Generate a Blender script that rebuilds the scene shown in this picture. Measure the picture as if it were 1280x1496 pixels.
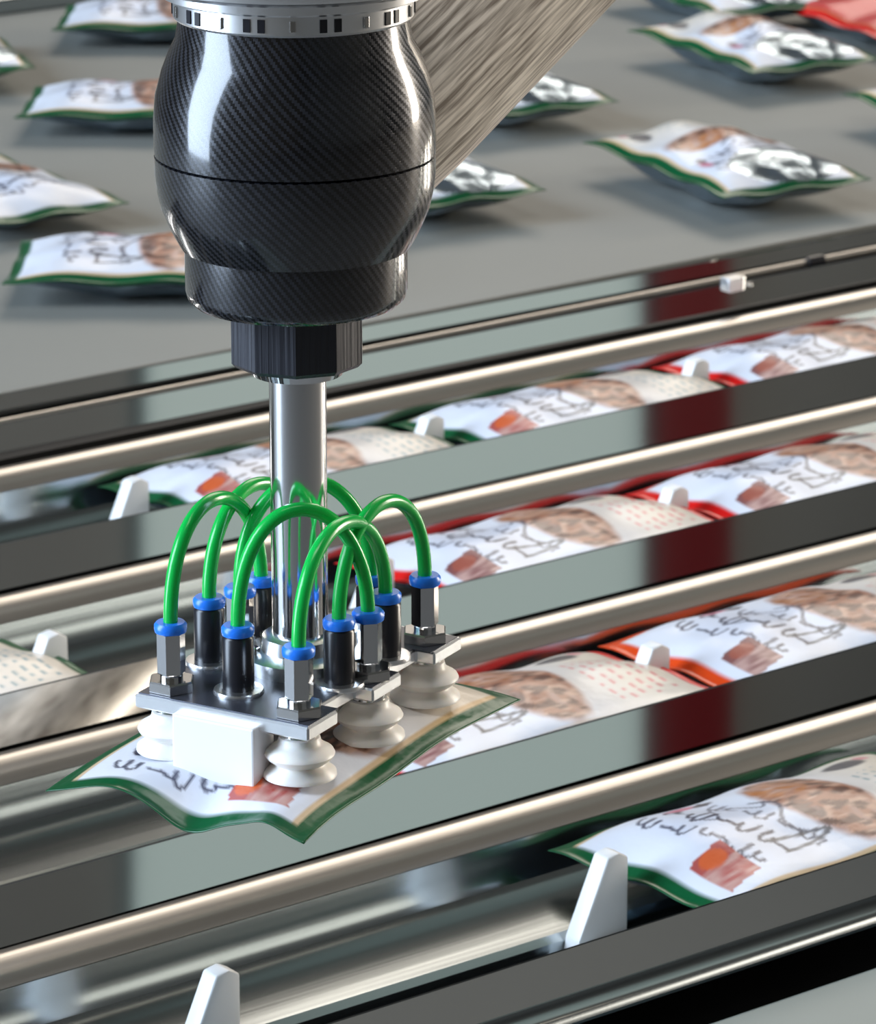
import bpy, math, random
import numpy as np
from mathutils import Vector, Matrix

scene = bpy.context.scene
for o in list(bpy.data.objects):
    bpy.data.objects.remove(o, do_unlink=True)
COL = scene.collection
random.seed(4)
RNG = np.random.default_rng(7)

# ------------------------------------------------------------------ camera
FPX = 6000.0
PITCH = math.radians(17.467)
YAW = math.radians(37.444)
CAMZ = 0.57
cam_data = bpy.data.cameras.new('camera')
cam = bpy.data.objects.new('camera', cam_data)
COL.objects.link(cam)
cam.location = (0, 0, CAMZ)
cam.rotation_euler = (math.pi / 2 - PITCH, 0, -YAW)
cam_data.sensor_fit = 'HORIZONTAL'
cam_data.sensor_width = 36.0
cam_data.lens = FPX / 1280 * 36.0
cam_data.clip_start = 0.05
cam_data.clip_end = 100
cam_data.dof.use_dof = True
cam_data.dof.focus_distance = 1.27
cam_data.dof.aperture_fstop = 50
scene.camera = cam

# ------------------------------------------------------------------ exposure / world / lights
vs = scene.view_settings
vs.view_transform = 'Standard'
vs.look = 'None'
vs.gamma = 1.0
vs.use_curve_mapping = False
vs.exposure = 0.32

world = bpy.data.worlds.new('hall_air')
scene.world = world
world.use_nodes = True
world.node_tree.nodes['Background'].inputs[0].default_value = (0.55, 0.6, 0.62, 1)
world.node_tree.nodes['Background'].inputs[1].default_value = 0.05


def area(name, loc, target, sx, sy, power, color):
    l = bpy.data.lights.new(name, 'AREA')
    l.shape = 'RECTANGLE'
    l.size, l.size_y = sx, sy
    l.energy = power
    l.color = color
    o = bpy.data.objects.new(name, l)
    COL.objects.link(o)
    o.location = loc
    d = Vector(target) - Vector(loc)
    o.rotation_euler = d.to_track_quat('-Z', 'Y').to_euler()
    return o


SUBJ = (0.95, 1.35, 0.0)
area('assumed_cool_left', (-4.7, 3.5, 2.0), (-3.0, 3.1, 1.9), 4.0, 6.0, 940, (0.66, 0.81, 1.0))  # assumed cool area light, unseen; gives the joint and stem their left highlights
area('added_overhead_fill', (0.78, 0.85, 1.65), (0.92, 1.15, 0.0), 0.75, 0.75, 7.6, (1.0, 0.98, 0.96))  # added area light, unseen; its falloff leaves the far belt darker
area('warm_fill', (7.0, 6.6, 5.6), SUBJ, 5.0, 4.0, 215, (1.0, 0.90, 0.78))  # added warm area light, unseen; brightens the rolled lane lips
area('warm_rim_right', (12.6, -1.0, 1.6), (0.8, 1.0, 0.3), 2.0, 5.0, 900, (1.0, 0.90, 0.77))  # added warm area light, unseen; gives the joint its right rim highlight

# ------------------------------------------------------------------ helpers
FW = Vector((math.sin(YAW), math.cos(YAW), 0))
RT = Vector((math.cos(YAW), -math.sin(YAW), 0))
CF = FW * math.cos(PITCH) + Vector((0, 0, -math.sin(PITCH)))
CU = FW * math.sin(PITCH) + Vector((0, 0, math.cos(PITCH)))
CPOS = Vector((0, 0, CAMZ))


def ray(x, y):
    return CF + RT * ((x - 640) / FPX) + CU * ((748 - y) / FPX)


def atz(x, y, z):
    d = ray(x, y)
    return CPOS + d * ((z - CAMZ) / d.z)


def aty(x, y, Y):
    d = ray(x, y)
    return CPOS + d * (Y / d.y)


def srgb(r, g, b):
    def f(c):
        c /= 255.0
        return c / 12.92 if c <= 0.04045 else ((c + 0.055) / 1.055) ** 2.4
    return (f(r), f(g), f(b))


def link(name, me, mat=None, parent=None, smooth=None):
    if mat is not None and len(me.materials) == 0:
        me.materials.append(mat)
    if smooth is not None and len(me.polygons):
        me.polygons.foreach_set('use_smooth', [True] * len(me.polygons))
        if smooth < 179:
            me.set_sharp_from_angle(angle=math.radians(smooth))
    o = bpy.data.objects.new(name, me)
    COL.objects.link(o)
    if parent is not None:
        o.parent = parent
    return o


def empty(name, loc=(0, 0, 0), rz=0.0):
    o = bpy.data.objects.new(name, None)
    o.empty_display_size = 0.02
    COL.objects.link(o)
    o.location = loc
    o.rotation_euler = (0, 0, rz)
    return o


def tag(o, label=None, cat=None, group=None, kind=None):
    if label: o['label'] = label
    if cat: o['category'] = cat
    if group: o['group'] = group
    if kind: o['kind'] = kind
    return o


def mesh(name, verts, faces):
    me = bpy.data.meshes.new(name)
    me.from_pydata([tuple(v) for v in verts], [], faces)
    me.update()
    return me


def box_geo(x0, x1, y0, y1, z0, z1):
    v = [(x0, y0, z0), (x1, y0, z0), (x1, y1, z0), (x0, y1, z0), (x0, y0, z1), (x1, y0, z1), (x1, y1, z1), (x0, y1, z1)]
    f = [(0, 3, 2, 1), (4, 5, 6, 7), (0, 1, 5, 4), (1, 2, 6, 5), (2, 3, 7, 6), (3, 0, 4, 7)]
    return v, f


def box(name, x0, x1, y0, y1, z0, z1, bevel=0.0):
    v, f = box_geo(x0, x1, y0, y1, z0, z1)
    me = mesh(name, v, f)
    if bevel > 0:
        import bmesh
        bm = bmesh.new(); bm.from_mesh(me)
        bmesh.ops.bevel(bm, geom=bm.edges[:], offset=bevel, segments=2, affect='EDGES', profile=0.5)
        bm.to_mesh(me); bm.free()
    return me


def join_geo(parts):
    V, Fc = [], []
    for v, f in parts:
        n = len(V)
        V += list(v)
        Fc += [tuple(i + n for i in q) for q in f]
    return V, Fc


def lathe(name, prof, n=64, uv=False, cap=True):
    """prof: list of (r, z) from bottom to top, around local z."""
    V, Fc, UV = [], [], []
    m = len(prof)
    for i in range(n):
        a = 2 * math.pi * i / n
        for r, z in prof:
            V.append((r * math.cos(a), r * math.sin(a), z))
    for i in range(n):
        j = (i + 1) % n
        for k in range(m - 1):
            Fc.append((i * m + k, j * m + k, j * m + k + 1, i * m + k + 1))
            if uv:
                UV.append((i / n, prof[k][1], (i + 1) / n, prof[k + 1][1]))
    nq = len(Fc)
    if cap:
        Fc.append(tuple(i * m for i in reversed(range(n))))
        Fc.append(tuple(i * m + m - 1 for i in range(n)))
    me = mesh(name, V, Fc)
    if uv:
        l = me.uv_layers.new(name='UVMap')
        for p in me.polygons:
            if p.index < nq:
                a0, z0, a1, z1 = UV[p.index]
                for li, c in zip(p.loop_indices, ((a0, z0), (a1, z0), (a1, z1), (a0, z1))):
                    l.data[li].uv = c
    return me


def tube(name, pts, radii, n=14, uv=False):
    pts = [Vector(p) for p in pts]
    if not hasattr(radii, '__len__'):
        radii = [radii] * len(pts)
    V, Fc = [], []
    t0 = (pts[1] - pts[0]).normalized()
    nrm = t0.orthogonal().normalized()
    for i, p in enumerate(pts):
        t = (pts[min(i + 1, len(pts) - 1)] - pts[max(i - 1, 0)]).normalized()
        nrm = (nrm - t * nrm.dot(t)).normalized()
        b = t.cross(nrm)
        for k in range(n):
            a = 2 * math.pi * k / n
            V.append(p + (nrm * math.cos(a) + b * math.sin(a)) * radii[i])
    for i in range(len(pts) - 1):
        for k in range(n):
            k2 = (k + 1) % n
            Fc.append((i * n + k, i * n + k2, (i + 1) * n + k2, (i + 1) * n + k))
    nq = len(Fc)
    Fc.append(tuple(reversed(range(n))))
    Fc.append(tuple((len(pts) - 1) * n + k for k in range(n)))
    me = mesh(name, V, Fc)
    if uv:
        l = me.uv_layers.new(name='UVMap')
        for p in me.polygons:
            if p.index < nq:
                i, k = divmod(p.index, n)
                for li, c in zip(p.loop_indices, ((k / n, i), ((k + 1) / n, i), ((k + 1) / n, i + 1), (k / n, i + 1))):
                    l.data[li].uv = c
    return me


def extrude(name, prof, x0, x1, nx=1):
    """closed profile [(y,z)] (counter-clockwise seen from +x) swept along x."""
    m = len(prof)
    V, Fc = [], []
    for i in range(nx + 1):
        x = x0 + (x1 - x0) * i / nx
        V += [(x, y, z) for y, z in prof]
    for i in range(nx):
        for k in range(m):
            k2 = (k + 1) % m
            Fc.append((i * m + k, (i + 1) * m + k, (i + 1) * m + k2, i * m + k2))
    Fc.append(tuple(range(m)))
    Fc.append(tuple(nx * m + k for k in reversed(range(m))))
    me = mesh(name, V, Fc)
    return me


def sheet(prof, th):
    """open profile -> closed one of thickness th, offset along the normals."""
    out = []
    for i, (y, z) in enumerate(prof):
        a = prof[max(i - 1, 0)]; b = prof[min(i + 1, len(prof) - 1)]
        ty, tz = b[0] - a[0], b[1] - a[1]
        L = math.hypot(ty, tz) or 1
        out.append((y + tz / L * -th, z + ty / L * th))
    return prof + out[::-1]


def hexprism(r, z0, z1, n=6, rot=0.0, cham=0.0):
    V, Fc = [], []
    rings = [(r - cham, z0), (r, z0 + cham), (r, z1 - cham), (r - cham, z1)] if cham else [(r, z0), (r, z1)]
    for rr, z in rings:
        for k in range(n):
            a = 2 * math.pi * k / n + rot
            V.append((rr * math.cos(a), rr * math.sin(a), z))
    for j in range(len(rings) - 1):
        for k in range(n):
            k2 = (k + 1) % n
            Fc.append((j * n + k, j * n + k2, (j + 1) * n + k2, (j + 1) * n + k))
    Fc.append(tuple(reversed(range(n))))
    Fc.append(tuple((len(rings) - 1) * n + k for k in range(n)))
    return V, Fc


# ------------------------------------------------------------------ materials
def new_mat(name):
    m = bpy.data.materials.new(name)
    m.use_nodes = True
    return m, m.node_tree, m.node_tree.nodes['Principled BSDF']


def plain(name, col, rough=0.5, metal=0.0, noise=0.06, nscale=60.0, coat=0.0, spec=None, bump=0.0, stretch=(1, 1, 1)):
    m, nt, b = new_mat(name)
    tc = nt.nodes.new('ShaderNodeTexCoord')
    mp = nt.nodes.new('ShaderNodeMapping')
    mp.inputs['Scale'].default_value = stretch
    nz = nt.nodes.new('ShaderNodeTexNoise')
    nz.inputs['Scale'].default_value = nscale
    nz.inputs['Detail'].default_value = 3
    nt.links.new(tc.outputs['Object'], mp.inputs['Vector'])
    nt.links.new(mp.outputs['Vector'], nz.inputs['Vector'])
    mx = nt.nodes.new('ShaderNodeMix'); mx.data_type = 'RGBA'
    lo = tuple(max(0, c * (1 - noise)) for c in col) + (1,)
    hi = tuple(min(1, c * (1 + noise)) for c in col) + (1,)
    mx.inputs['A'].default_value = lo
    mx.inputs['B'].default_value = hi
    nt.links.new(nz.outputs['Fac'], mx.inputs['Factor'])
    nt.links.new(mx.outputs['Result'], b.inputs['Base Color'])
    b.inputs['Roughness'].default_value = rough
    b.inputs['Metallic'].default_value = metal
    b.inputs['Coat Weight'].default_value = coat
    if spec is not None:
        b.inputs['Specular IOR Level'].default_value = spec
    if bump > 0:
        bp = nt.nodes.new('ShaderNodeBump')
        bp.inputs['Strength'].default_value = bump
        bp.inputs['Distance'].default_value = 0.001
        nt.links.new(nz.outputs['Fac'], bp.inputs['Height'])
        nt.links.new(bp.outputs['Normal'], b.inputs['Normal'])
    return m


M = {}
M['cover'] = plain('polished_steel_cover', (0.74, 0.75, 0.75), 0.035, 1.0, 0.02, 3.0)
M['steel'] = plain('brushed_steel', (0.43, 0.465, 0.475), 0.17, 1.0, 0.22, 90.0, bump=0.12, stretch=(0.03, 1, 1))
M['lip'] = plain('rolled_steel_edge', (0.52, 0.49, 0.455), 0.34, 1.0, 0.30, 160.0, bump=0.25, stretch=(0.02, 1, 1))
M['chrome'] = plain('chrome', (0.78, 0.79, 0.81), 0.06, 1.0, 0.02, 30)
M['stem'] = plain('ground_steel_rod', (0.80, 0.81, 0.83), 0.13, 1.0, 0.03, 200, stretch=(1, 1, .05))
M['nickel'] = plain('nickel_plated_brass', (0.62, 0.61, 0.60), 0.16, 1.0, 0.05, 80)
M['alu'] = plain('milled_aluminium', (0.90, 0.91, 0.93), 0.30, 1.0, 0.04, 150)
M['alu_dark'] = plain('grey_anodised_plate', (0.055, 0.06, 0.08), 0.28, 0.4, 0.06, 120)
M['black'] = plain('black_plastic', (0.012, 0.012, 0.016), 0.30, 0.0, 0.2, 50)
M['rubber'] = plain('dark_slot', (0.01, 0.01, 0.01), 0.6)
M['white'] = plain('white_plastic', (0.86, 0.86, 0.85), 0.35, 0.0, 0.02, 40)
M['block'] = plain('white_coated_block', (0.94, 0.94, 0.95), 0.30, 0.0, 0.01, 40)
M['blue'] = plain('blue_collar_plastic', srgb(36, 124, 240), 0.30, 0.0, 0.05, 60)
M['frame'] = plain('grey_painted_frame', srgb(140, 153, 153), 0.45, 0.0, 0.04, 20)
M['framedark'] = plain('dark_machine_bed', (0.02, 0.02, 0.021), 0.5, 0.0, 0.1, 20)
M['hexnut'] = plain('dark_knurled_nut', (0.035, 0.036, 0.045), 0.35, 0.3, 0.25, 700, stretch=(1, 1, 0.02), bump=0.3)
M['gold'] = plain('brass', (0.7, 0.5, 0.25), 0.3, 1.0)


def silicone():
    m, nt, b = new_mat('milky_silicone')
    nz = nt.nodes.new('ShaderNodeTexNoise'); nz.inputs['Scale'].default_value = 90
    mx = nt.nodes.new('ShaderNodeMix'); mx.data_type = 'RGBA'
    mx.inputs['A'].default_value = (0.88, 0.84, 0.78, 1)
    mx.inputs['B'].default_value = (0.93, 0.90, 0.86, 1)
    nt.links.new(nz.outputs['Fac'], mx.inputs['Factor'])
    nt.links.new(mx.outputs['Result'], b.inputs['Base Color'])
    b.inputs['Roughness'].default_value = 0.38
    b.inputs['Subsurface Weight'].default_value = 0.25
    b.inputs['Subsurface Radius'].default_value = (0.004, 0.003, 0.002)
    b.inputs['Subsurface Scale'].default_value = 1.0
    return m


M['silicone'] = silicone()


def tube_mat():
    m, nt, b = new_mat('green_pneumatic_tube')
    nz = nt.nodes.new('ShaderNodeTexNoise'); nz.inputs['Scale'].default_value = 120
    mx = nt.nodes.new('ShaderNodeMix'); mx.data_type = 'RGBA'
    mx.inputs['A'].default_value = srgb(6, 168, 62) + (1,)
    mx.inputs['B'].default_value = srgb(20, 204, 86) + (1,)
    nt.links.new(nz.outputs['Fac'], mx.inputs['Factor'])
    nt.links.new(mx.outputs['Result'], b.inputs['Base Color'])
    b.inputs['Roughness'].default_value = 0.22
    b.inputs['Subsurface Weight'].default_value = 0.0
    return m


M['tube'] = tube_mat()


def carbon(name, su, sv, c0, c1, r0, r1, bump=0.25, coat=1.0, twill=True):
    m, nt, b = new_mat(name)
    L = nt.links.new
    uv = nt.nodes.new('ShaderNodeUVMap')
    sp = nt.nodes.new('ShaderNodeSeparateXYZ')
    L(uv.outputs['UV'], sp.inputs[0])

    def mth(op, a, bb=None, c=None):
        n = nt.nodes.new('ShaderNodeMath'); n.operation = op
        for i, x in enumerate((a, bb, c)):
            if x is None: continue
            if isinstance(x, (int, float)): n.inputs[i].default_value = x
            else: L(x, n.inputs[i])
        return n.outputs[0]
    U = mth('MULTIPLY', sp.outputs['X'], su)
    Vv = mth('MULTIPLY', sp.outputs['Y'], sv)
    fu, fv = mth('FLOOR', U), mth('FLOOR', Vv)
    # 2x2 twill: (floor u + floor v) mod 4 < 2
    s = mth('MODULO', mth('ADD', mth('ADD', fu, fv), 4000.0), 4.0)
    tw = mth('LESS_THAN', s, 1.5)
    nz = nt.nodes.new('ShaderNodeTexNoise'); nz.inputs['Scale'].default_value = 260
    tc = nt.nodes.new('ShaderNodeTexCoord')
    L(tc.outputs['Object'], nz.inputs['Vector'])
    fac = mth('MULTIPLY', tw, mth('ADD', mth('MULTIPLY', nz.outputs['Fac'], 1.2), 0.2))
    mx = nt.nodes.new('ShaderNodeMix'); mx.data_type = 'RGBA'
    mx.inputs['A'].default_value = c0 + (1,); mx.inputs['B'].default_value = c1 + (1,)
    L(fac, mx.inputs['Factor'])
    L(mx.outputs['Result'], b.inputs['Base Color'])
    mr = nt.nodes.new('ShaderNodeMapRange')
    mr.inputs['To Min'].default_value = r0; mr.inputs['To Max'].default_value = r1
    L(fac, mr.inputs['Value'])
    L(mr.outputs['Result'], b.inputs['Roughness'])
    b.inputs['Metallic'].default_value = 0.35
    b.inputs['Coat Weight'].default_value = coat
    b.inputs['Coat Roughness'].default_value = 0.08
    bp = nt.nodes.new('ShaderNodeBump')
    bp.inputs['Strength'].default_value = bump
    bp.inputs['Distance'].default_value = 0.0004
    L(fac, bp.inputs['Height'])
    L(bp.outputs['Normal'], b.inputs['Normal'])
    return m


M['carbon'] = carbon('carbon_fibre_twill', 330, 1060, (0.004, 0.004, 0.005), (0.030, 0.032, 0.042), 0.20, 0.34)


def arm_mat():
    m, nt, b = new_mat('carbon_fibre_arm')
    L = nt.links.new
    uv = nt.nodes.new('ShaderNodeUVMap')
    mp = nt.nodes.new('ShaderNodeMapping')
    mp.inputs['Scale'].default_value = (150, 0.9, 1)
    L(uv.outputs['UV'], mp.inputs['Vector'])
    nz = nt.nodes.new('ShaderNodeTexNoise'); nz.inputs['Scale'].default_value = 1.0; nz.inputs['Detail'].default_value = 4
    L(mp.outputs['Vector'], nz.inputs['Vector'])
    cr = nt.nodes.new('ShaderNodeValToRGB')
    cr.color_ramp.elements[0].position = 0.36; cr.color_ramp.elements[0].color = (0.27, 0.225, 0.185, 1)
    cr.color_ramp.elements[1].position = 0.62; cr.color_ramp.elements[1].color = (0.95, 0.87, 0.77, 1)  # warm light on the fibres, painted in as beige streaks
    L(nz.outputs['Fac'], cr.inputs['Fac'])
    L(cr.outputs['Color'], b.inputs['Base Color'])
    b.inputs['Roughness'].default_value = 0.38
    b.inputs['Metallic'].default_value = 0.12
    bp = nt.nodes.new('ShaderNodeBump'); bp.inputs['Strength'].default_value = 0.25; bp.inputs['Distance'].default_value = 0.0006
    L(nz.outputs['Fac'], bp.inputs['Height']); L(bp.outputs['Normal'], b.inputs['Normal'])
    return m


M['arm'] = arm_mat()


def belt_mat():
    m, nt, b = new_mat('grey_conveyor_belt')
    L = nt.links.new
    tc = nt.nodes.new('ShaderNodeTexCoord')
    n1 = nt.nodes.new('ShaderNodeTexNoise'); n1.inputs['Scale'].default_value = 5; n1.inputs['Detail'].default_value = 4
    n2 = nt.nodes.new('ShaderNodeTexNoise'); n2.inputs['Scale'].default_value = 300
    L(tc.outputs['Object'], n1.inputs['Vector']); L(tc.outputs['Object'], n2.inputs['Vector'])
    mx = nt.nodes.new('ShaderNodeMix'); mx.data_type = 'RGBA'
    mx.inputs['A'].default_value = (0.225, 0.23, 0.21, 1); mx.inputs['B'].default_value = (0.275, 0.28, 0.26, 1)
    L(n1.outputs['Fac'], mx.inputs['Factor']); L(mx.outputs['Result'], b.inputs['Base Color'])
    b.inputs['Roughness'].default_value = 0.5
    bp = nt.nodes.new('ShaderNodeBump'); bp.inputs['Strength'].default_value = 0.15; bp.inputs['Distance'].default_value = 0.0005
    L(n2.outputs['Fac'], bp.inputs['Height']); L(bp.outputs['Normal'], b.inputs['Normal'])
    return m


M['belt'] = belt_mat()


def film_mat():
    m, nt, b = new_mat('printed_film')
    L = nt.links.new
    at = nt.nodes.new('ShaderNodeVertexColor'); at.layer_name = 'print'
    tc = nt.nodes.new('ShaderNodeTexCoord')
    nz = nt.nodes.new('ShaderNodeTexNoise'); nz.inputs['Scale'].default_value = 70; nz.inputs['Detail'].default_value = 3
    L(tc.outputs['Object'], nz.inputs['Vector'])
    L(at.outputs['Color'], b.inputs['Base Color'])
    b.inputs['Roughness'].default_value = 0.30
    b.inputs['Specular IOR Level'].default_value = 0.5
    bp = nt.nodes.new('ShaderNodeBump'); bp.inputs['Strength'].default_value = 0.35; bp.inputs['Distance'].default_value = 0.002
    L(nz.outputs['Fac'], bp.inputs['Height']); L(bp.outputs['Normal'], b.inputs['Normal'])
    return m


def foil_mat():
    m, nt, b = new_mat('silver_foil')
    L = nt.links.new
    tc = nt.nodes.new('ShaderNodeTexCoord')
    nz = nt.nodes.new('ShaderNodeTexVoronoi'); nz.inputs['Scale'].default_value = 55
    n2 = nt.nodes.new('ShaderNodeTexNoise'); n2.inputs['Scale'].default_value = 40; n2.inputs['Detail'].default_value = 4
    L(tc.outputs['Object'], nz.inputs['Vector']); L(tc.outputs['Object'], n2.inputs['Vector'])
    ad = nt.nodes.new('ShaderNodeMath'); ad.operation = 'ADD'
    L(nz.outputs['Distance'], ad.inputs[0]); L(n2.outputs['Fac'], ad.inputs[1])
    b.inputs['Base Color'].default_value = (0.42, 0.50, 0.57, 1)
    b.inputs['Metallic'].default_value = 1.0
    b.inputs['Roughness'].default_value = 0.27
    bp = nt.nodes.new('ShaderNodeBump'); bp.inputs['Strength'].default_value = 0.8; bp.inputs['Distance'].default_value = 0.004
    L(ad.outputs[0], bp.inputs['Height']); L(bp.outputs['Normal'], b.inputs['Normal'])
    return m


M['film'] = film_mat()
M['foil'] = foil_mat()


def emit_mat(name, col, s):
    m, nt, b = new_mat(name)
    nz = nt.nodes.new('ShaderNodeTexNoise'); nz.inputs['Scale'].default_value = 0.6
    mx = nt.nodes.new('ShaderNodeMix'); mx.data_type = 'RGBA'
    mx.inputs['A'].default_value = tuple(c * 0.96 for c in col) + (1,)
    mx.inputs['B'].default_value = tuple(c * 1.04 for c in col) + (1,)
    nt.links.new(nz.outputs['Fac'], mx.inputs['Factor'])
    b.inputs['Base Color'].default_value = (0.05, 0.05, 0.05, 1)
    nt.links.new(mx.outputs['Result'], b.inputs['Emission Color'])
    b.inputs['Emission Strength'].default_value = s
    return m


M['plate_glow'] = emit_mat('added_teal_glow', (0.40, 0.50, 0.475), 0.64)  # glow of the added panel that the guard plates mirror
M['red_strip'] = emit_mat('added_red_strip', (0.09, 0.008, 0.015), 0.0)  # colour of the added strip that the guard plates mirror
M['red_strip'].node_tree.nodes['Principled BSDF'].inputs['Base Color'].default_value = (0.085, 0.002, 0.005, 1)
M['red_strip'].node_tree.nodes['Principled BSDF'].inputs['Specular IOR Level'].default_value = 0.1
M['ceil'] = plain('dark_roof_sheet', (0.095, 0.10, 0.10), 0.7, 0, 0.1, 1.5)
M['wall'] = plain('hall_wall_paint', (0.17, 0.18, 0.18), 0.7, 0, 0.06, 1.2)
M['hfloor'] = plain('hall_concrete', (0.20, 0.195, 0.185), 0.6, 0, 0.15, 2.0)

# ------------------------------------------------------------------ the hall (setting)
HX0, HX1, HY0, HY1, HZ0, HZ1 = -5.0, 13.0, -9.0, 13.0, -1.0, 9.0
for nm, dims, mt in (
        ('floor', (HX0, HX1, HY0, HY1, HZ0 - .1, HZ0), 'hfloor'),
        ('ceiling', (HX0, HX1, HY0, HY1, HZ1, HZ1 + .1), 'ceil'),
        ('wall_left', (HX0 - .1, HX0, HY0, HY1, HZ0, HZ1), 'wall'),
        ('wall_right', (HX1, HX1 + .1, HY0, HY1, HZ0, HZ1), 'wall'),
        ('wall_front', (HX0, HX1, HY0 - .1, HY0, HZ0, HZ1), 'wall'),
        ('wall_back', (HX0, HX1, HY1, HY1 + .1, HZ0, HZ1), 'wall')):
    tag(link(nm, box(nm, *dims), M[mt]), kind='structure')

# lane geometry ---------------------------------------------------------------
PITCHY = 0.1685
YP = {i: 1.5178 - (i - 1) * PITCHY for i in range(0, 5)}   # tops of the guard plates
TAU = math.radians(45)
XL0, XL1 = 0.42, 2.15
XPIV = 1.10


def reflect_to_ceiling(px, py, Yp, h, delta, zc):
    """where the guard plate at Yp shows the ceiling at pixel column px."""
    s = h * 0.5
    n = Vector((math.sin(delta) * math.cos(TAU), -math.cos(delta) * math.cos(TAU), math.sin(TAU)))
    p0 = Vector((XPIV, Yp - s, -s))
    d = ray(px, py)
    t = (p0 - CPOS).dot(n) / d.dot(n)
    p = CPOS + d * t
    r = d - n * (2 * d.dot(n))
    return p + r * ((zc - p.z) / r.z)


ZS = HZ1 - 0.06
REF = 2


def ceil_line(px):
    a = reflect_to_ceiling(px, 500, YP[REF], .0155, 0, ZS)
    b = reflect_to_ceiling(px, 1250, YP[REF], .0155, 0, ZS)
    d = b - a
    return a - d * 0.8, b + d * 0.8


cl = {px: ceil_line(px) for px in (212, 938, 1042)}


def solve_delta(Yp, h, py, px=938):
    a, b = cl[938]
    d = (b - a).normalized()
    nn = Vector((-d.y, d.x, 0))

    def g(dl):
        return (reflect_to_ceiling(px, py, Yp, h, dl, ZS) - a).dot(nn)
    lo, hi = -0.08, 0.08
    gl = g(lo)
    for _ in range(50):
        m = (lo + hi) / 2
        if (g(m) > 0) == (gl > 0): lo = m
        else: hi = m
    return (lo + hi) / 2


def slab(name, quad, th, mat):
    v = [(p.x, p.y, p.z) for p in quad] + [(p.x, p.y, p.z + th) for p in quad]
    f = [(3, 2, 1, 0), (4, 5, 6, 7), (0, 1, 5, 4), (1, 2, 6, 5), (2, 3, 7, 6), (3, 0, 4, 7)]
    return link(name, mesh(name, v, f), mat)


tag(slab('glow_panel_1', [cl[212][0], cl[938][0], cl[938][1], cl[212][1]], 0.04, M['plate_glow']), kind='structure')  # added unseen glowing panel, cut so the plates mirror a teal section
tag(slab('mirrored_strip_1', [cl[938][0] + Vector((0, 0, -.1)), cl[1042][0] + Vector((0, 0, -.1)), cl[1042][1] + Vector((0, 0, -.1)), cl[938][1] + Vector((0, 0, -.1))], 0.14, M['red_strip']), kind='structure')  # added unseen strip, cut so the plates mirror a red band

# ------------------------------------------------------------------ packing lanes
def slant_profile(h, th=0.0016, tau=TAU):
    s = h * math.tan(tau)
    return [(0.0015, -0.0006), (0, 0), (-s, -h), (-s + .0004, -h - .0016), (0.0, -.0030), (.0015, -.0030)]


def cover(parent, Yp, h, delta, x0=XL0, x1=XL1, tau=TAU, name='guard_plate', z=0.0):
    s = h * math.tan(tau)
    prof = [(-s, -h), (0, 0), (0.0016, 0.0), (0.0016, -0.0022), (-s + 0.0016, -h - 0.0004)]
    o = link(name, extrude(name, prof, x0 - XPIV, x1 - XPIV), M['cover'], parent)
    o.location = (XPIV, Yp, z)
    o.rotation_euler = (0, 0, delta)
    return o


TROUGH_BACK = [(.0195, -.0180), (.0210, -.0166), (.0245, -.0166), (.0290, -.0176), (.0322, -.0198), (.0338, -.0235), (.0352, -.0300),
               (.0366, -.0365), (.0385, -.0398), (.0420, -.0412), (.0500, -.0416), (.0620, -.0416), (.0760, -.0412), (.0850, -.0410), (.0862, -.0422), (.0864, -.0480)]
TROUGH_FRONT = [(.0976, -.0480), (.0978, -.0422), (.0990, -.0410), (.1350, -.0410), (.1480, -.0385), (.1570, -.0290), (.1645, -.0120), (.1660, -.0040)]
lane_words = {1: 'farthest stainless packing lane, next to the grey belt', 2: 'stainless packing lane carrying red-edged bags, second from the belt',
              3: 'stainless packing lane running under the lifted bag, third from the belt', 4: 'nearest stainless packing lane, empty on its left'}
lanes = {}
PYMID = {0: 505, 1: 620, 2: 815, 3: 1090, 4: 1340}
for i in range(1, 5):
    yb = YP[i - 1]                       # the plate behind this lane
    ln = empty('packing_lane', (XPIV, YP[i], 0))
    inv = Matrix.Translation(Vector((-XPIV, -YP[i], 0)))
    tag(ln, lane_words[i], 'conveyor lane', 'stainless packing lanes')
    lanes[i] = ln

    def prof(pts, th=-.0015):
        return sheet([(yb - s - YP[i], z) for s, z in pts], th)
    lp = link('rolled_lip', extrude('rolled_lip', prof(TROUGH_BACK[:6]), XL0 - XPIV, XL1 - XPIV), M['lip'], ln, 40)
    bw = link('trough_wall', extrude('trough_wall', prof(TROUGH_BACK[5:9]), XL0 - XPIV, XL1 - XPIV), M['steel'], ln, 40)
    fl = link('trough_floor', extrude('trough_floor', prof(TROUGH_BACK[8:]), XL0 - XPIV, XL1 - XPIV), M['steel'], ln, 40)
    ff = link('trough_front', extrude('trough_front', prof(TROUGH_FRONT), XL0 - XPIV, XL1 - XPIV), M['steel'], ln, 40)
    sl = link('chain_slot', box('chain_slot', XL0 - XPIV, XL1 - XPIV, yb - .1 - YP[i], yb - .084 - YP[i], -.056, -.050), M['rubber'], ln)
    if i < 4:
        c = cover(ln, YP[i], .0155, solve_delta(YP[i], .0155, PYMID[i]))
        c.location = (0, 0, 0)
# nearest guard: stands steeper, with a rolled foot
ln = lanes[4]
c = link('guard_plate', extrude('guard_plate', [(-.0055, -.0150), (-.0003, -.0004), (0, 0), (.0006, -.0006), (.0008, -.003), (-.004, -.0155)], XL0 - XPIV, XL1 - XPIV), M['cover'], ln)
fp = [(-.0055, -.0150), (-.0080, -.0190), (-.0115, -.0208), (-.0150, -.0213)]
link('rolled_foot', extrude('rolled_foot', sheet(fp, -.0012), XL0 - XPIV, XL1 - XPIV), M['steel'], ln, 50)

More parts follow.
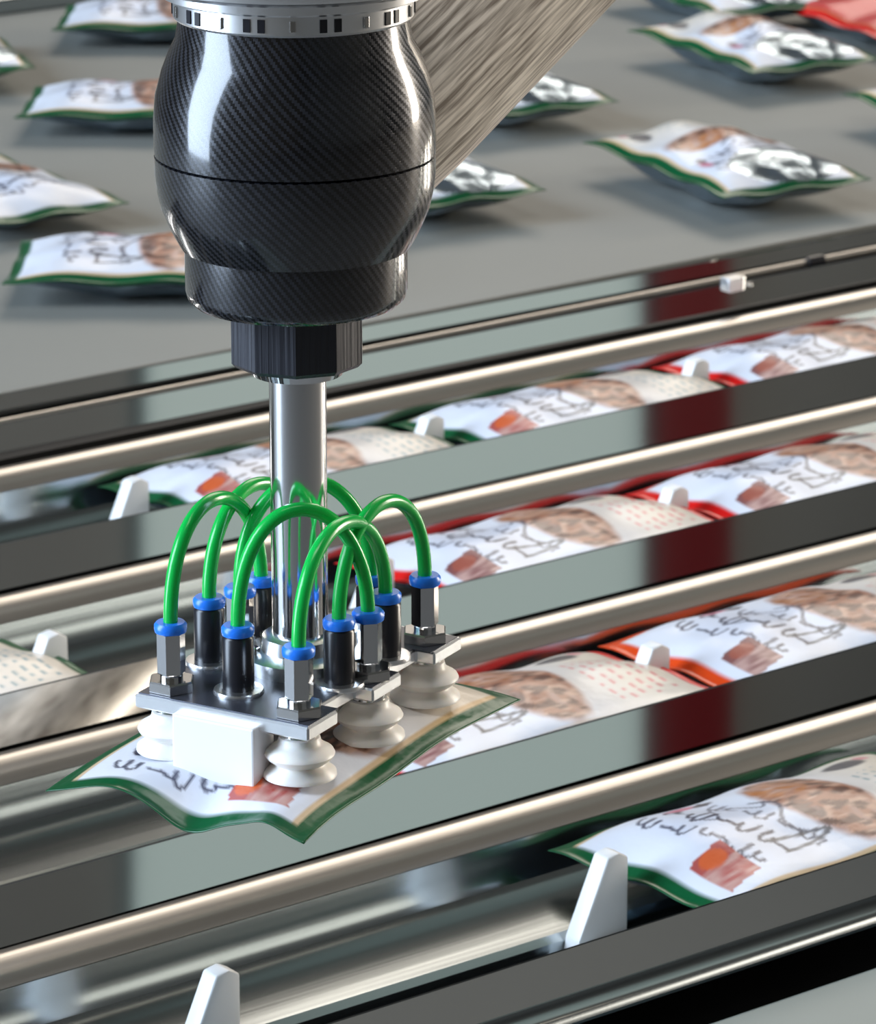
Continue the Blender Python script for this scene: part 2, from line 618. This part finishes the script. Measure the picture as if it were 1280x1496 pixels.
# belt-side guard: two slim plates with a rod between
gd = empty('belt_side_guard', (XPIV, YP[0], 0))
tag(gd, 'slim double guard rail of polished steel along the grey belt', 'guard rail')
c = cover(gd, YP[0], .0105, solve_delta(YP[0], .0105, 510)); c.location = (0, 0, -.001)
YG = 1.7300
c = cover(gd, YG, .0062, solve_delta(YG, .0062, 462)); c.location = (0, YG - YP[0], .0)
link('rod', tube('rod', [(XL0 - XPIV, .0225, -.0075), (XL1 - XPIV, .0225, -.0075)], .0022, 16), M['lip'], gd, 60)
link('gap_floor', box('gap_floor', XL0 - XPIV, XL1 - XPIV, -.002, .036, -.022, -.018), M['rubber'], gd)
pb = aty(1070, 425, YP[0] - .006)
link('bracket', box('bracket', pb.x - XPIV - .006, pb.x - XPIV + .006, -.010, -.002, -.009, .003, .0008), M['alu'], gd)
pb2 = aty(1092, 425, YP[0] - .006)
link('bolt', lathe('bolt', [(.0032, 0), (.0032, .003), (.0025, .004)], 16), M['nickel'], gd).location = (pb2.x - XPIV, -.006, -.006)
pr = aty(1190, 376, YP[0] + .0225)
link('rod_clamp', tube('rod_clamp', [(pr.x - XPIV - .006, .0225, -.0075), (pr.x - XPIV + .006, .0225, -.0075)], .0036, 16), M['black'], gd)

# machine frame under the lanes
fr = empty('machine_frame', (XPIV, 1.2, HZ0))
tag(fr, 'grey painted machine frame with front beam below the lanes', 'machine frame')
fz = -HZ0
link('bed', box('bed', XL0 - XPIV, XL1 - XPIV, YP[4] - .012 - 1.2, YG + .003 - 1.2, fz - .30, fz - .058), M['framedark'], fr)
link('front_beam', box('front_beam', XL0 - XPIV, XL1 - XPIV, YP[4] - .085 - 1.2, YP[4] - .030 - 1.2, fz - .11, fz - .0275, .003), M['frame'], fr)
link('front_panel', box('front_panel', XL0 - XPIV, XL1 - XPIV, YP[4] - .030 - 1.2, YP[4] - .0125 - 1.2, fz - .30, fz - .050), M['framedark'], fr)
for lx in (XL0 - XPIV + .03, XL1 - XPIV - .11):
    for ly in (YP[4] - .01 - 1.2, YG - .09 - 1.2):
        link('leg', box('leg', lx, lx + .08, ly, ly + .08, 0, fz - .30), M['frame'], fr)

# ------------------------------------------------------------------ conveyor belt
BX0, BX1, BY0, BY1 = 0.3, 3.3, YG + .004, 2.625
cv = empty('conveyor_belt', (1.5, 2.18, HZ0))
tag(cv, 'wide grey-green infeed conveyor belt strewn with bags', 'conveyor belt')
bz = -HZ0
link('belt', box('belt', BX0 - 1.5, BX1 - 1.5, BY0 - 2.18, BY1 - 2.18, bz - .012, bz, .001), M['belt'], cv)
link('bed', box('bed', BX0 - 1.5, BX1 - 1.5, BY0 + .01 - 2.18, BY1 - .01 - 2.18, bz - .25, bz - .0125), M['framedark'], cv)
link('side_rail', box('side_rail', BX0 - 1.5, BX1 - 1.5, BY1 + .002 - 2.18, BY1 + .05 - 2.18, bz - .20, bz + .012, .002), M['steel'], cv)
for lx in (BX0 + .1, BX1 - .2):
    for ly in (BY0 + .05, BY1 - .15):
        link('leg', box('leg', lx - 1.5, lx + .08 - 1.5, ly - 2.18, ly + .08 - 2.18, 0, bz - .25), M['frame'], cv)

# ------------------------------------------------------------------ bags
BL, BW = 0.170, 0.104
NU, NV = 150, 92


def paint(kind, banner=True, held=False):
    """print of the pouch plus a painted light tint, as colours on a grid; u 0..1 along, v 0..1 across (0 = front edge)."""
    U, V = np.meshgrid(np.linspace(0, 1, NU), np.linspace(0, 1, NV), indexing='ij')
    rs = np.random.default_rng(11)
    C = np.zeros((NU, NV, 3))
    white = np.array(srgb(232, 230, 228)); warm_lit = np.array(srgb(226, 216, 202)); cool_lit = np.array(srgb(226, 230, 240))
    seal = np.array({'green': srgb(3, 82, 44), 'red': srgb(216, 22, 20), 'orange': srgb(226, 74, 22), 'plain_red': srgb(216, 22, 20)}[kind])
    txt = np.array({'green': srgb(120, 150, 158), 'red': srgb(214, 110, 112), 'orange': srgb(208, 120, 110), 'plain_red': srgb(214, 110, 112)}[kind])
    w = np.clip((U - .50) / .3, 0, 1)[..., None]
    C[:] = cool_lit * (1 - w) + warm_lit * w  # cool light at one end, warm at the other, painted into the colour

    def blend(mask, col, a=1.0):
        m = (np.clip(mask, 0, 1) * a)[..., None]
        C[:] = C * (1 - m) + np.array(col) * m

    def noise(fu, fv, seed):
        r = np.random.default_rng(seed)
        o = np.zeros_like(U)
        for k in range(14):
            a, b_ = r.normal(size=2) * np.array([fu, fv])
            o += np.sin(6.28 * (a * U + b_ * V) + r.uniform(0, 6.28))
        return o / 14 * 2

    def ell(cu, cv, ru, rv, soft=.15):
        d = np.sqrt(((U - cu) / ru) ** 2 + ((V - cv) / rv) ** 2)
        return np.clip((1 - d) / soft, 0, 1)

    def stroke(pts, wdt, col, a=1.0):
        P = np.array(pts)
        du = (U[..., None] - P[:, 0]) * BL
        dv = (V[..., None] - P[:, 1]) * BW
        d = np.sqrt(du * du + dv * dv).min(-1)
        blend(np.clip((wdt - d) / .0006 + .5, 0, 1), col, a)
    # food picture
    pu = .44 if held else .535
    n1 = noise(7, 5, 3)
    pic = ell(pu, .48, .125, .42, .18) * (1)
    pic = np.clip(pic + .25 * n1 * (pic > 0.02), 0, 1)
    blend(pic, srgb(164, 112, 88))
    n2, n3 = noise(11, 9, 5), noise(16, 12, 9)
    pm = ell(pu, .48, .115, .40, .1)
    blend(pm * np.clip(n2 * 2.8 + .1, 0, 1), srgb(82, 44, 34), .9)
    blend(pm * np.clip(n3 * 2.4 - .3, 0, 1), srgb(206, 168, 146), .8)
    blend(ell(pu - .03, .66, .07, .15) * np.clip(.6 + n2, 0, 1), srgb(196, 122, 60), .75 if kind == 'green' else .45)
    blend(ell(pu - .075, .40, .03, .10) * np.clip(.6 + n3, 0, 1), srgb(70, 62, 66), .7)
    # script lettering: rows of loops across the width, dark blue-grey
    ink = srgb(52, 52, 76)
    so = -.13 if held else -.055
    blend(ell(.33 + so, .50, .17, .40, .4), srgb(206, 211, 228), .5)
    t = np.linspace(0, 1, 420)
    for row, (uu, amp, a, wd) in enumerate(((.245, .034, .95, .00075), (.330, .046, 1.0, .00095), (.415, .030, .85, .0007))):
        v = .84 - .66 * t + .016 * np.sin(t * 84)
        u = uu + so + amp * .8 * np.sin(t * 84 + 1.1) * (.5 + .5 * np.sin(t * 17 + row * 2)) - .02 * np.sin(t * 5)
        gap = (np.sin(t * 23 + row) > -.75)
        stroke(np.stack([u, v], 1)[gap], wd, ink, a)
    stroke(np.stack([.22 + .20 * t, .62 - .08 * np.sin(t * 9)], 1), .0007, ink, .8)
    stroke(np.stack([.28 + .16 * np.sin(t * 3.1), .30 - .10 * t], 1), .0010, srgb(36, 36, 46), .85)
    stroke(np.stack([.40 + .03 * np.sin(t * 6), .62 - .34 * t], 1), .0009, srgb(60, 60, 80), .8)
    # accent tab
    blend(ell(.30, .83, .055, .034, .4), srgb(206, 90, 120), .9)
    blend(ell(.355, .81, .035, .030, .4), srgb(46, 30, 46), .9)
    # banner near the front left corner
    bm = ((U > .075) & (U < .185) & (V > .13 + (U - .075) * .3) & (V < .37 + (U - .075) * .2)).astype(float)
    bm *= banner
    bcol = srgb(172, 48, 28) if kind != 'red' else srgb(120, 38, 28)
    blend(bm, srgb(120, 48, 36) if kind == 'orange' else bcol, .92)
    blend(bm * ((V < .30)) * np.clip(.55 + n3, 0, 1), srgb(206, 170, 160), .8)
    blend(bm * ell(.13, .33, .04, .05), srgb(226, 104, 36), .7 if kind == 'green' else .25)
    # text block at the far end
    for k in range(6):
        uu = .725 + k * .034
        seg = np.clip(np.sin(V * 95 + rs.uniform(0, 6)) * 1.5 + np.sin(V * 41 + rs.uniform(0, 6)) + .6, 0, 1)
        lo, hi = .16 + .05 * rs.random(), .64 + .08 * rs.random()
        ln_ = np.clip((.0075 - np.abs(U - uu)) / .004, 0, 1) * (V > lo) * (V < hi)
        blend(ln_ * seg, txt, .95)
    blend(ell(.80, .80, .075, .060, .25), srgb(52, 54, 66), .92)
    blend(ell(.88, .845, .03, .03, .3), srgb(214, 110, 130), .8)
    if kind == 'plain_red':
        blend(np.ones_like(U), srgb(206, 40, 44), 1.0)
    # gold pinstripe and seals
    gold = srgb(206, 170, 110)
    ev = np.minimum(V, 1 - V) * BW
    eu = np.minimum(U, 1 - U) * BL
    blend(np.clip((.0013 - np.abs(ev - .0075)) / .0006, 0, 1), gold, .8 if kind == 'green' else .3)
    blend(np.clip((.0066 - ev) / .0006, 0, 1), seal)
    blend(np.clip((.0072 - eu) / .0006, 0, 1), seal)
    return C


def bag_mesh(kind, name, top=.0135, bot=.0165, zfun=None, wr=.0009, seed=1, curl=0.0, foil=False):
    U, V = np.meshgrid(np.linspace(-1, 1, NU), np.linspace(-1, 1, NV), indexing='ij')
    r = np.random.default_rng(seed)
    fu = np.clip((1 - np.abs(U)) / .955 - .035, 0, 1); fv = np.clip((1 - np.abs(V)) / .94 - .06, 0, 1)
    g = (1 - (1 - fu) ** 3.0) ** .75 * (1 - (1 - fv) ** 2.3) ** .8
    wn = np.zeros_like(U)
    for k in range(16):
        a, b_ = r.normal(size=2) * np.array([5.0, 4.0])
        wn += np.sin(a * U + b_ * V + r.uniform(0, 6.28))
    wn /= 16
    edge = np.sin(U * 9 + 1) * .0010 + np.sin(V * 7 + 2) * .0010
    X = U * BL / 2 * (1 - .020 * (1 - V ** 2)); Y = V * BW / 2 * (1 - .030 * (1 - U ** 2))
    base = edge + curl * np.clip((U - .72) / .28, 0, 1) ** 1.6 * (1 - V ** 2) if zfun is None else zfun(U, V)
    zt = base + top * g + wr * 4 * wn * np.minimum(1, g * 1.5)
    zb = base - bot * g + wr * 2 * wn * g - .0004
    n = NU * NV
    verts = np.concatenate([np.stack([X, Y, zt], -1).reshape(-1, 3), np.stack([X, Y, zb], -1).reshape(-1, 3)])
    idx = np.arange(n).reshape(NU, NV)
    q = np.stack([idx[:-1, :-1], idx[1:, :-1], idx[1:, 1:], idx[:-1, 1:]], -1).reshape(-1, 4)
    qb = q[:, ::-1] + n
    rim = []
    loop = list(idx[:, 0]) + list(idx[-1, 1:]) + list(idx[-2::-1, -1]) + list(idx[0, -2:0:-1])
    for k in range(len(loop)):
        a, b_ = loop[k], loop[(k + 1) % len(loop)]
        rim.append((a, a + n, b_ + n, b_))
    faces = q.tolist() + qb.tolist() + rim
    me = bpy.data.meshes.new(name)
    me.from_pydata(verts.tolist(), [], faces)
    me.materials.append(M['film']); me.materials.append(M['foil'])
    mi = np.zeros(len(faces), dtype=np.int32)
    mi[len(q):2 * len(q)] = 1
    # the seal strips stay printed on the underside too
    cu = np.abs(verts[q[:, 0], 0]) / (BL / 2); cvv = np.abs(verts[q[:, 0], 1]) / (BW / 2)
    mi[len(q):2 * len(q)][(cu > .93) | (cvv > .88)] = 0
    if foil:                       # bare silver gusset at one end of the pouch
        uu = verts[q[:, 0], 0] / BL + .5; vv = verts[q[:, 0], 1] / BW + .5
        mi[:len(q)][(((uu - .17) / .135) ** 2 + ((vv - .42) / .36) ** 2) < 1] = 1
    me.polygons.foreach_set('material_index', mi)
    me.polygons.foreach_set('use_smooth', [True] * len(faces))
    ca = me.color_attributes.new('print', 'FLOAT_COLOR', 'POINT')
    C = paint(kind, not name.startswith('belt_'), name == 'lifted_bag').reshape(-1, 3)
    rgba = np.ones((2 * n, 4), dtype=np.float32)
    rgba[:n, :3] = C; rgba[n:, :3] = C
    ca.data.foreach_set('color', rgba.ravel())
    me.update()
    return me


BAG = {k: bag_mesh(k, k + '_bag', seed=s, curl=.0035) for k, s in (('green', 1), ('red', 2), ('orange', 3))}
for _k, _s in (('green', 4), ('plain_red', 5)):
    BAG['belt_' + _k] = bag_mesh(_k, 'belt_' + _k + '_bag', top=.012, bot=.0150, seed=_s, wr=.0012)
BAG['belt_foil'] = bag_mesh('green', 'belt_foil_bag', top=.015, bot=.0200, seed=6, wr=.0014, foil=True)


def bag(kind, loc, rz, label, group, tilt=(0, 0)):
    o = link('snack_bag', BAG[kind])
    o.location = loc
    o.rotation_euler = (tilt[0], tilt[1], rz)
    return tag(o, label, 'bag', group)


FINP = 0.1775
fin_x = {1: [1.0421, 1.2220, 1.4005], 2: [0.8882, 1.0640, 1.2406], 3: [0.9080, 1.0847], 4: [0.7440, 0.9201]}
fin_lab = {
    (1, 0): 'white plastic pusher fin behind the first bag of the farthest lane', (1, 1): 'white fin tip between two green bags in the farthest lane',
    (1, 2): 'white fin tip behind the red-cornered bag of the farthest lane',
    (2, 0): 'white pusher fin at the left, right of the bag cut by the left edge', (2, 1): 'white pusher fin behind the gripper in the second lane',
    (2, 2): 'white fin between the two red-edged bags of the second lane', (2, 3): 'white fin at the right end of the second lane',
    (3, 0): 'white pusher fin below the lifted bag in the third lane', (3, 1): 'white fin between red-edged and orange-edged bag in the third lane',
    (3, 2): 'white fin at the right end of the third lane',
    (4, 0): 'white pusher fin standing alone in the empty part of the nearest lane', (4, 1): 'large white pusher fin behind the green bag in the nearest lane'}


def fin_mesh():
    pts = [(0.0, -.052), (0.0, -.0115), (-.0045, -.0090), (-.0100, -.0100), (-.0235, -.040), (-.0255, -.052)]
    t = .0042
    V = [(x, -t, z) for x, z in pts] + [(x, t, z) for x, z in pts]
    n = len(pts)
    Fc = [tuple(reversed(range(n))), tuple(range(n, 2 * n))]
    for k in range(n):
        k2 = (k + 1) % n
        Fc.append((k, k2, n + k2, n + k))
    me = mesh('pusher_fin', V, Fc)
    import bmesh
    bm = bmesh.new(); bm.from_mesh(me)
    bmesh.ops.recalc_face_normals(bm, faces=bm.faces[:])
    bmesh.ops.bevel(bm, geom=bm.edges[:], offset=.0009, segments=2, affect='EDGES', profile=.5)
    bm.to_mesh(me); bm.free()
    me.materials.append(M['white'])
    return me


FIN = fin_mesh()
for i, xs in fin_x.items():
    for k, x in enumerate(xs):
        o = link('pusher_fin', FIN, None, None, 40 if (i, k) == (1, 0) else None)
        o.location = (x, YP[i - 1] - .092, 0)
        tag(o, fin_lab[(i, k)], 'pusher fin', 'white pusher fins in the lanes')

lane_bags = [
    (1, 'green', 1.0421, 'green-edged white snack bag, leftmost in the farthest lane behind the stem'),
    (1, 'green', 1.2220, 'green-edged white snack bag in the middle of the farthest lane'),
    (1, 'red', 1.4005, 'red-cornered white snack bag at the right end of the farthest lane'),
    (2, 'green', 0.8882 - FINP, 'green-edged bag cut off by the left edge in the second lane'),
    (2, 'red', 1.0640, 'red-edged white snack bag just right of the gripper in the second lane'),
    (2, 'red', 1.2406, 'red-edged white snack bag at the right end of the second lane'),
    (3, 'red', 0.9080, 'red-edged white snack bag partly behind the lifted bag in the third lane'),
    (3, 'orange', 1.0847, 'orange-edged white snack bag at the right end of the third lane'),
    (4, 'green', 0.9201, 'large green-edged white snack bag in the nearest lane'),
]
for i, k, x, lab in lane_bags:
    bag(k, (x + .004 + BL / 2, YP[i - 1] - .0950, -.0230), random.uniform(-.015, .015), lab, 'snack bags lying in the lanes', (math.radians(random.uniform(-4.6, -3.2)), 0))


# bags strewn over the belt: near corner pixel, direction of the long side (degrees in the world), on which side the body lies
def belt_bag(px, py, ang, side, label, kind='belt_green'):
    dz = .0202 if kind == 'belt_foil' else .0152
    c = atz(px, py, dz)
    d = Vector((math.cos(math.radians(ang)), math.sin(math.radians(ang)), 0))
    nrm = Vector((-d.y, d.x, 0)) * side
    ctr = c + d * BL / 2 + nrm * BW / 2
    return bag(kind, (ctr.x, ctr.y, dz), math.radians(ang), label, 'snack bags strewn over the belt')


belt_bag(75, 44, -39, 1, 'bag on the belt at the top left under the silver ring')
belt_bag(20, 172, -40, 1, 'bag on the belt left of the black joint, second from the top left')
belt_bag(190, 296, 88, 1, 'turned bag on the belt left of the black joint, third from the top left')
belt_bag(2, 415, -38, 1, 'nearest bag on the belt, lower left beside the black joint')
belt_bag(-170, 112, 70, -1, 'bag on the belt cut off by the left edge of the picture', 'belt_foil')
belt_bag(1058, 288, 80, -1, 'nearest bag on the belt at the right with silver end facing front', 'belt_foil')
belt_bag(1100, 106, 80, -1, 'second bag on the belt at the right, silver end facing front', 'belt_foil')
belt_bag(575, 306, 82, -1, 'bag on the belt right behind the black joint, below the arm', 'belt_foil')
belt_bag(700, 170, 80, -1, 'bag on the belt peeping out beside the carbon arm', 'belt_foil')
belt_bag(1045, 22, 80, -1, 'bag on the belt cut off by the top edge of the picture', 'belt_foil')
belt_bag(1417, 212, 75, -1, 'bag on the belt cut off by the right edge of the picture', 'belt_foil')
belt_bag(1290, 58, 80, -1, 'plain red bag-shaped object on the belt in the top right corner', 'belt_plain_red')  # bag shape stands in for an unidentified blurred red area


# the lifted bag
def held_z(U, V):
    z = -.0026 * np.abs(U) ** 4 - .0024 * np.abs(V) ** 4
    t = (1 - V) / 2               # along the front edge: 0 = left corner, 1 = right corner
    fr_ = np.clip((-U - .45) / .55, 0, 1) ** 1.5
    z = z + fr_ * (-.0075 * np.exp(-((t - .55) / .13) ** 2) + .004 * np.exp(-((t - .25) / .15) ** 2) + .003 * np.exp(-((t - .85) / .08) ** 2))
    rt = np.clip((-V - .5) / .5, 0, 1) ** 2
    z = z + rt * .0007 * np.sin(U * 6)
    return z


hb_me = bag_mesh('green', 'lifted_bag', top=.0075, bot=.011, zfun=held_z, wr=.0007, seed=8)
GB = math.radians(23.5)
GC = Vector((0.7226, 1.0164, 0.0741))   # foot of the stem axis
GS = 0.87                              # robot head, gripper and bag shrunk toward the camera, out of the plates' mirror
hb = link('snack_bag', hb_me)
hb.location = (0.7215, 1.0210, .1024)  # raised nearer the camera, so the plate below does not mirror it
hb.rotation_euler = (0, 0, math.radians(24.5))
hb.scale = (GS * .985, GS * 1.035, GS)
tag(hb, 'green-edged snack bag lifted by the suction cups above the lanes', 'bag')

# ------------------------------------------------------------------ robot
rb = empty('robot_arm', GC); rb.scale = (GS, GS, GS)
tag(rb, 'black carbon fibre robot joint with silver ring, arm and vertical chrome stem', 'robot arm')
lower = [(.0395, .2192), (.0412, .2198), (.0436, .2241), (.0460, .2291), (.0480, .2341), (.0493, .2400), (.0500, .2460), (.0502, .2530)]
upper = [(.0502, .2540), (.0503, .2560), (.0502, .2664), (.0494, .2750), (.0470, .2837), (.0445, .2900), (.0420, .2950), (.0405, .3040)]
link('joint_lower_shell', lathe('joint_lower_shell', [(.036, .2190)] + lower + [(.0496, .2533)], 96, True), M['carbon'], rb, 35)
link('joint_upper_shell', lathe('joint_upper_shell', [(.0496, .2536)] + upper, 96, True), M['carbon'], rb, 35)
link('collar', lathe('collar', [(.030, .1988), (.0372, .1992), (.0392, .2012), (.0400, .2040), (.0400, .2194)], 96, True), M['carbon'], rb, 35)
nut = hexprism(.0247, .1760, .1990, 10, .3, .0016)
link('clamp_nut', mesh('clamp_nut', *nut), M['hexnut'], rb)
link('stem_seal', lathe('stem_seal', [(.0108, .1715), (.0165, .1722), (.0180, .1761)], 48), M['chrome'], rb, 35)
link('stem', lathe('stem', [(.0104, .066), (.0104, .178)], 64), M['stem'], rb, 35)
ring = link('silver_ring', lathe('silver_ring', [(.0405, .3030), (.0420, .3026), (.0426, .3034), (.0426, .3098), (.0450, .3102), (.0472, .3112), (.0474, .3140), (.0530, .3150), (.0552, .3165), (.0556, .3185), (.0556, .3290), (.0540, .3310), (.0480, .3312), (.0480, .42)], 96), M['alu'], rb, 35)
slot_me = box('ring_slot', -.0013, .0013, .0418, .0430, .3042, .3088)
slot_me.materials.append(M['black'])
bolt_me = box('ring_bolt', -.0011, .0011, .0418, .0434, .3044, .3086, .0004)
bolt_me.materials.append(M['nickel'])
for k in range(30):
    o = link('ring_slot' if k % 3 else 'ring_bolt', slot_me if k % 3 else bolt_me, None, ring)
    o.rotation_euler = (0, 0, 2 * math.pi * k / 30 + .05 * math.sin(k * 2.1))
armdir = (RT * .66 + Vector((0, 0, 1)) * .55 + FW * .62).normalized()
a0 = Vector((0, 0, .2440)) + FW * .045 - RT * .002
pts = [a0 + armdir * (-.045 + .72 * k / 24) for k in range(25)]
link('arm_tube', tube('arm_tube', pts, [min(.0480, (.024, .040, .0465, .048)[min(k, 3)]) - .008 * k / 24 for k in range(25)], 96, True), M['arm'], rb, 60)

# ------------------------------------------------------------------ gripper
gp = empty('suction_gripper', GC, GB); gp.scale = (GS, GS, GS)
tag(gp, 'suction gripper with green hoses, blue collars and white bellows cups', 'gripper')
PT = .0600      # plate top


def plate_outline():
    right = []
    tabs = (-.046, .0, .046)
    left_y, spine, tab = .0365, -.0290, -.0370
    P = [(-.0565, left_y), (-.0565, tab)]
    for k, c in enumerate(tabs):
        l = c - .0105 if k else -.0565
        if k: P += [(l, spine), (l, tab)]
        P += [(c + .0105, tab), (c + .0105, spine)]
    P += [(.0565, spine), (.0565, left_y)]
    return P


PO = plate_outline()
n = len(PO)
V = [(x, y, PT - .0052) for x, y in PO] + [(x, y, PT) for x, y in PO]
Fc = [tuple(reversed(range(n))), tuple(range(n, 2 * n))] + [(k, (k + 1) % n, n + (k + 1) % n, n + k) for k in range(n)]
import bmesh
pm = mesh('mounting_plate', V, Fc)
bm = bmesh.new(); bm.from_mesh(pm); bmesh.ops.recalc_face_normals(bm, faces=bm.faces[:])
bmesh.ops.bevel(bm, geom=bm.edges[:], offset=.0007, segments=1, affect='EDGES')
bm.to_mesh(pm); bm.free()
link('mounting_plate', pm, M['alu'], gp)
PI_ = [(x * .985 + (.0006 if x < 0 else -.0006), y * .975) for x, y in PO]
V = [(x, y, PT - .0001) for x, y in PI_] + [(x, y, PT + .0004) for x, y in PI_]
link('top_cover', mesh('top_cover', V, Fc), M['alu_dark'], gp)
link('front_block', box('front_block', -.0605, -.0460, -.0165, .0180, .0310, .0570, .0008), M['block'], gp)
link('manifold', box('manifold', -.0420, .0420, -.0200, .0200, .0440, .0546, .001), M['alu'], gp)
link('stem_flange', lathe('stem_flange', [(.0215, PT), (.0215, PT + .0055), (.0195, PT + .0062), (.0145, PT + .0068), (.0140, PT + .0120), (.0125, PT + .0130), (.0100, PT + .0132)], 64), M['alu'], gp, 35)
for k in range(6):
    a = k * math.pi / 3 + .3
    o = link('flange_bolt', mesh('flange_bolt', *hexprism(.0022, PT + .0055, PT + .0090, 6, 0, .0003)), M['nickel'], gp)
    o.location = (.0178 * math.cos(a), .0178 * math.sin(a), 0)

SIL = {'FL': (-.046, .027), 'FR': (-.046, -.027), 'ML': (.001, .0265), 'MR': (.0, -.0290), 'BL': (.046, .027), 'BR': (.046, -.027)}
BLK = {'k307': (-.0150, .0300), 'k348': (-.0370, .0040), 'k380': (.0160, .0265), 'k505': (-.0125, -.0240), 'k572': (.0215, -.0240), 'k552': (.0370, -.0090)}
me_body = mesh('hose_fitting', *join_geo([hexprism(.0052, .0065, .0225, 6, .2, .0004), hexprism(.0042, .0, .0066, 16)]))
me_body.materials.append(M['chrome'])
me_nut = mesh('lock_nut', *hexprism(.0090, 0, .0046, 6, .5, .0006)); me_nut.materials.append(M['nickel'])
me_wash = lathe('washer', [(.0098, -.0001), (.0098, .0010), (.0050, .0010)], 32); me_wash.materials.append(M['chrome'])
me_col = lathe('release_collar', [(.0040, .0222), (.0058, .0226), (.0060, .0236), (.0060, .0252), (.0052, .0262), (.0030, .0262)], 32); me_col.materials.append(M['blue'])
me_blk = lathe('hose_fitting', [(.0056, .0008), (.0058, .0020), (.0058, .0215), (.0050, .0224)], 32); me_blk.materials.append(M['black'])
me_ring = lathe('base_ring', [(.0092, 0), (.0094, .0006), (.0090, .0018), (.0060, .0020)], 32); me_ring.materials.append(M['alu'])
me_hold = lathe('cup_holder', [(.0062, -.0105), (.0066, -.0100), (.0066, -.0050)], 32); me_hold.materials.append(M['nickel'])
bell = [(.0060, -.0225), (.0098, -.0230), (.0134, -.0226), (.0132, -.0212), (.0098, -.0186), (.0094, -.0178), (.0122, -.0156), (.0128, -.0144), (.0122, -.0132), (.0090, -.0112), (.0078, -.0098), (.0074, -.0080), (.0066, -.0075)]
me_bell = lathe('suction_cup', bell, 40); me_bell.materials.append(M['silicone'])
for me in (me_wash, me_col, me_blk, me_ring, me_hold, me_bell):
    me.polygons.foreach_set('use_smooth', [True] * len(me.polygons)); me.set_sharp_from_angle(angle=math.radians(45))
for k, (x, y) in SIL.items():
    f = link('hose_fitting', me_body, None, gp); f.location = (x, y, PT)
    f['label'] = 'chrome hose fitting'
    link('lock_nut', me_nut, None, f)
    link('release_collar', me_col, None, f)
    c = link('suction_cup', me_bell, None, gp); c.location = (x, y, PT)
    c['label'] = 'milky white bellows suction cup'
    link('cup_holder', me_hold, None, c)
for k, (x, y) in BLK.items():
    f = link('hose_fitting', me_blk, None, gp); f.location = (x, y, PT)
    f['label'] = 'black hose fitting'
    link('release_collar', me_col, None, f)
    link('base_ring', me_ring, None, f)


def hose(a, b, ha, hb_, bend=(0, 0)):
    p0 = Vector((a[0], a[1], PT + .0245)); p3 = Vector((b[0], b[1], PT + .0245))
    p1 = p0 + Vector((bend[0], bend[1], ha)); p2 = p3 + Vector((bend[0], bend[1], hb_))
    pts = []
    for k in range(33):
        t = k / 32
        pts.append(p0 * (1 - t) ** 3 + p1 * 3 * t * (1 - t) ** 2 + p2 * 3 * t * t * (1 - t) + p3 * t ** 3)
    o = link('hose', tube('hose', pts, .00265, 14), M['tube'], gp, 60)
    o['label'] = 'bright green air hose'
    return o


hose(SIL['FL'], BLK['k380'], .058, .048)
hose(BLK['k307'], SIL['BL'], .053, .045)
hose(BLK['k348'], SIL['MR'], .062, .052)
hose(SIL['FR'], BLK['k572'], .054, .046)
hose(BLK['k505'], SIL['BR'], .050, .050)
hose(SIL['ML'], BLK['k552'], .056, .052)
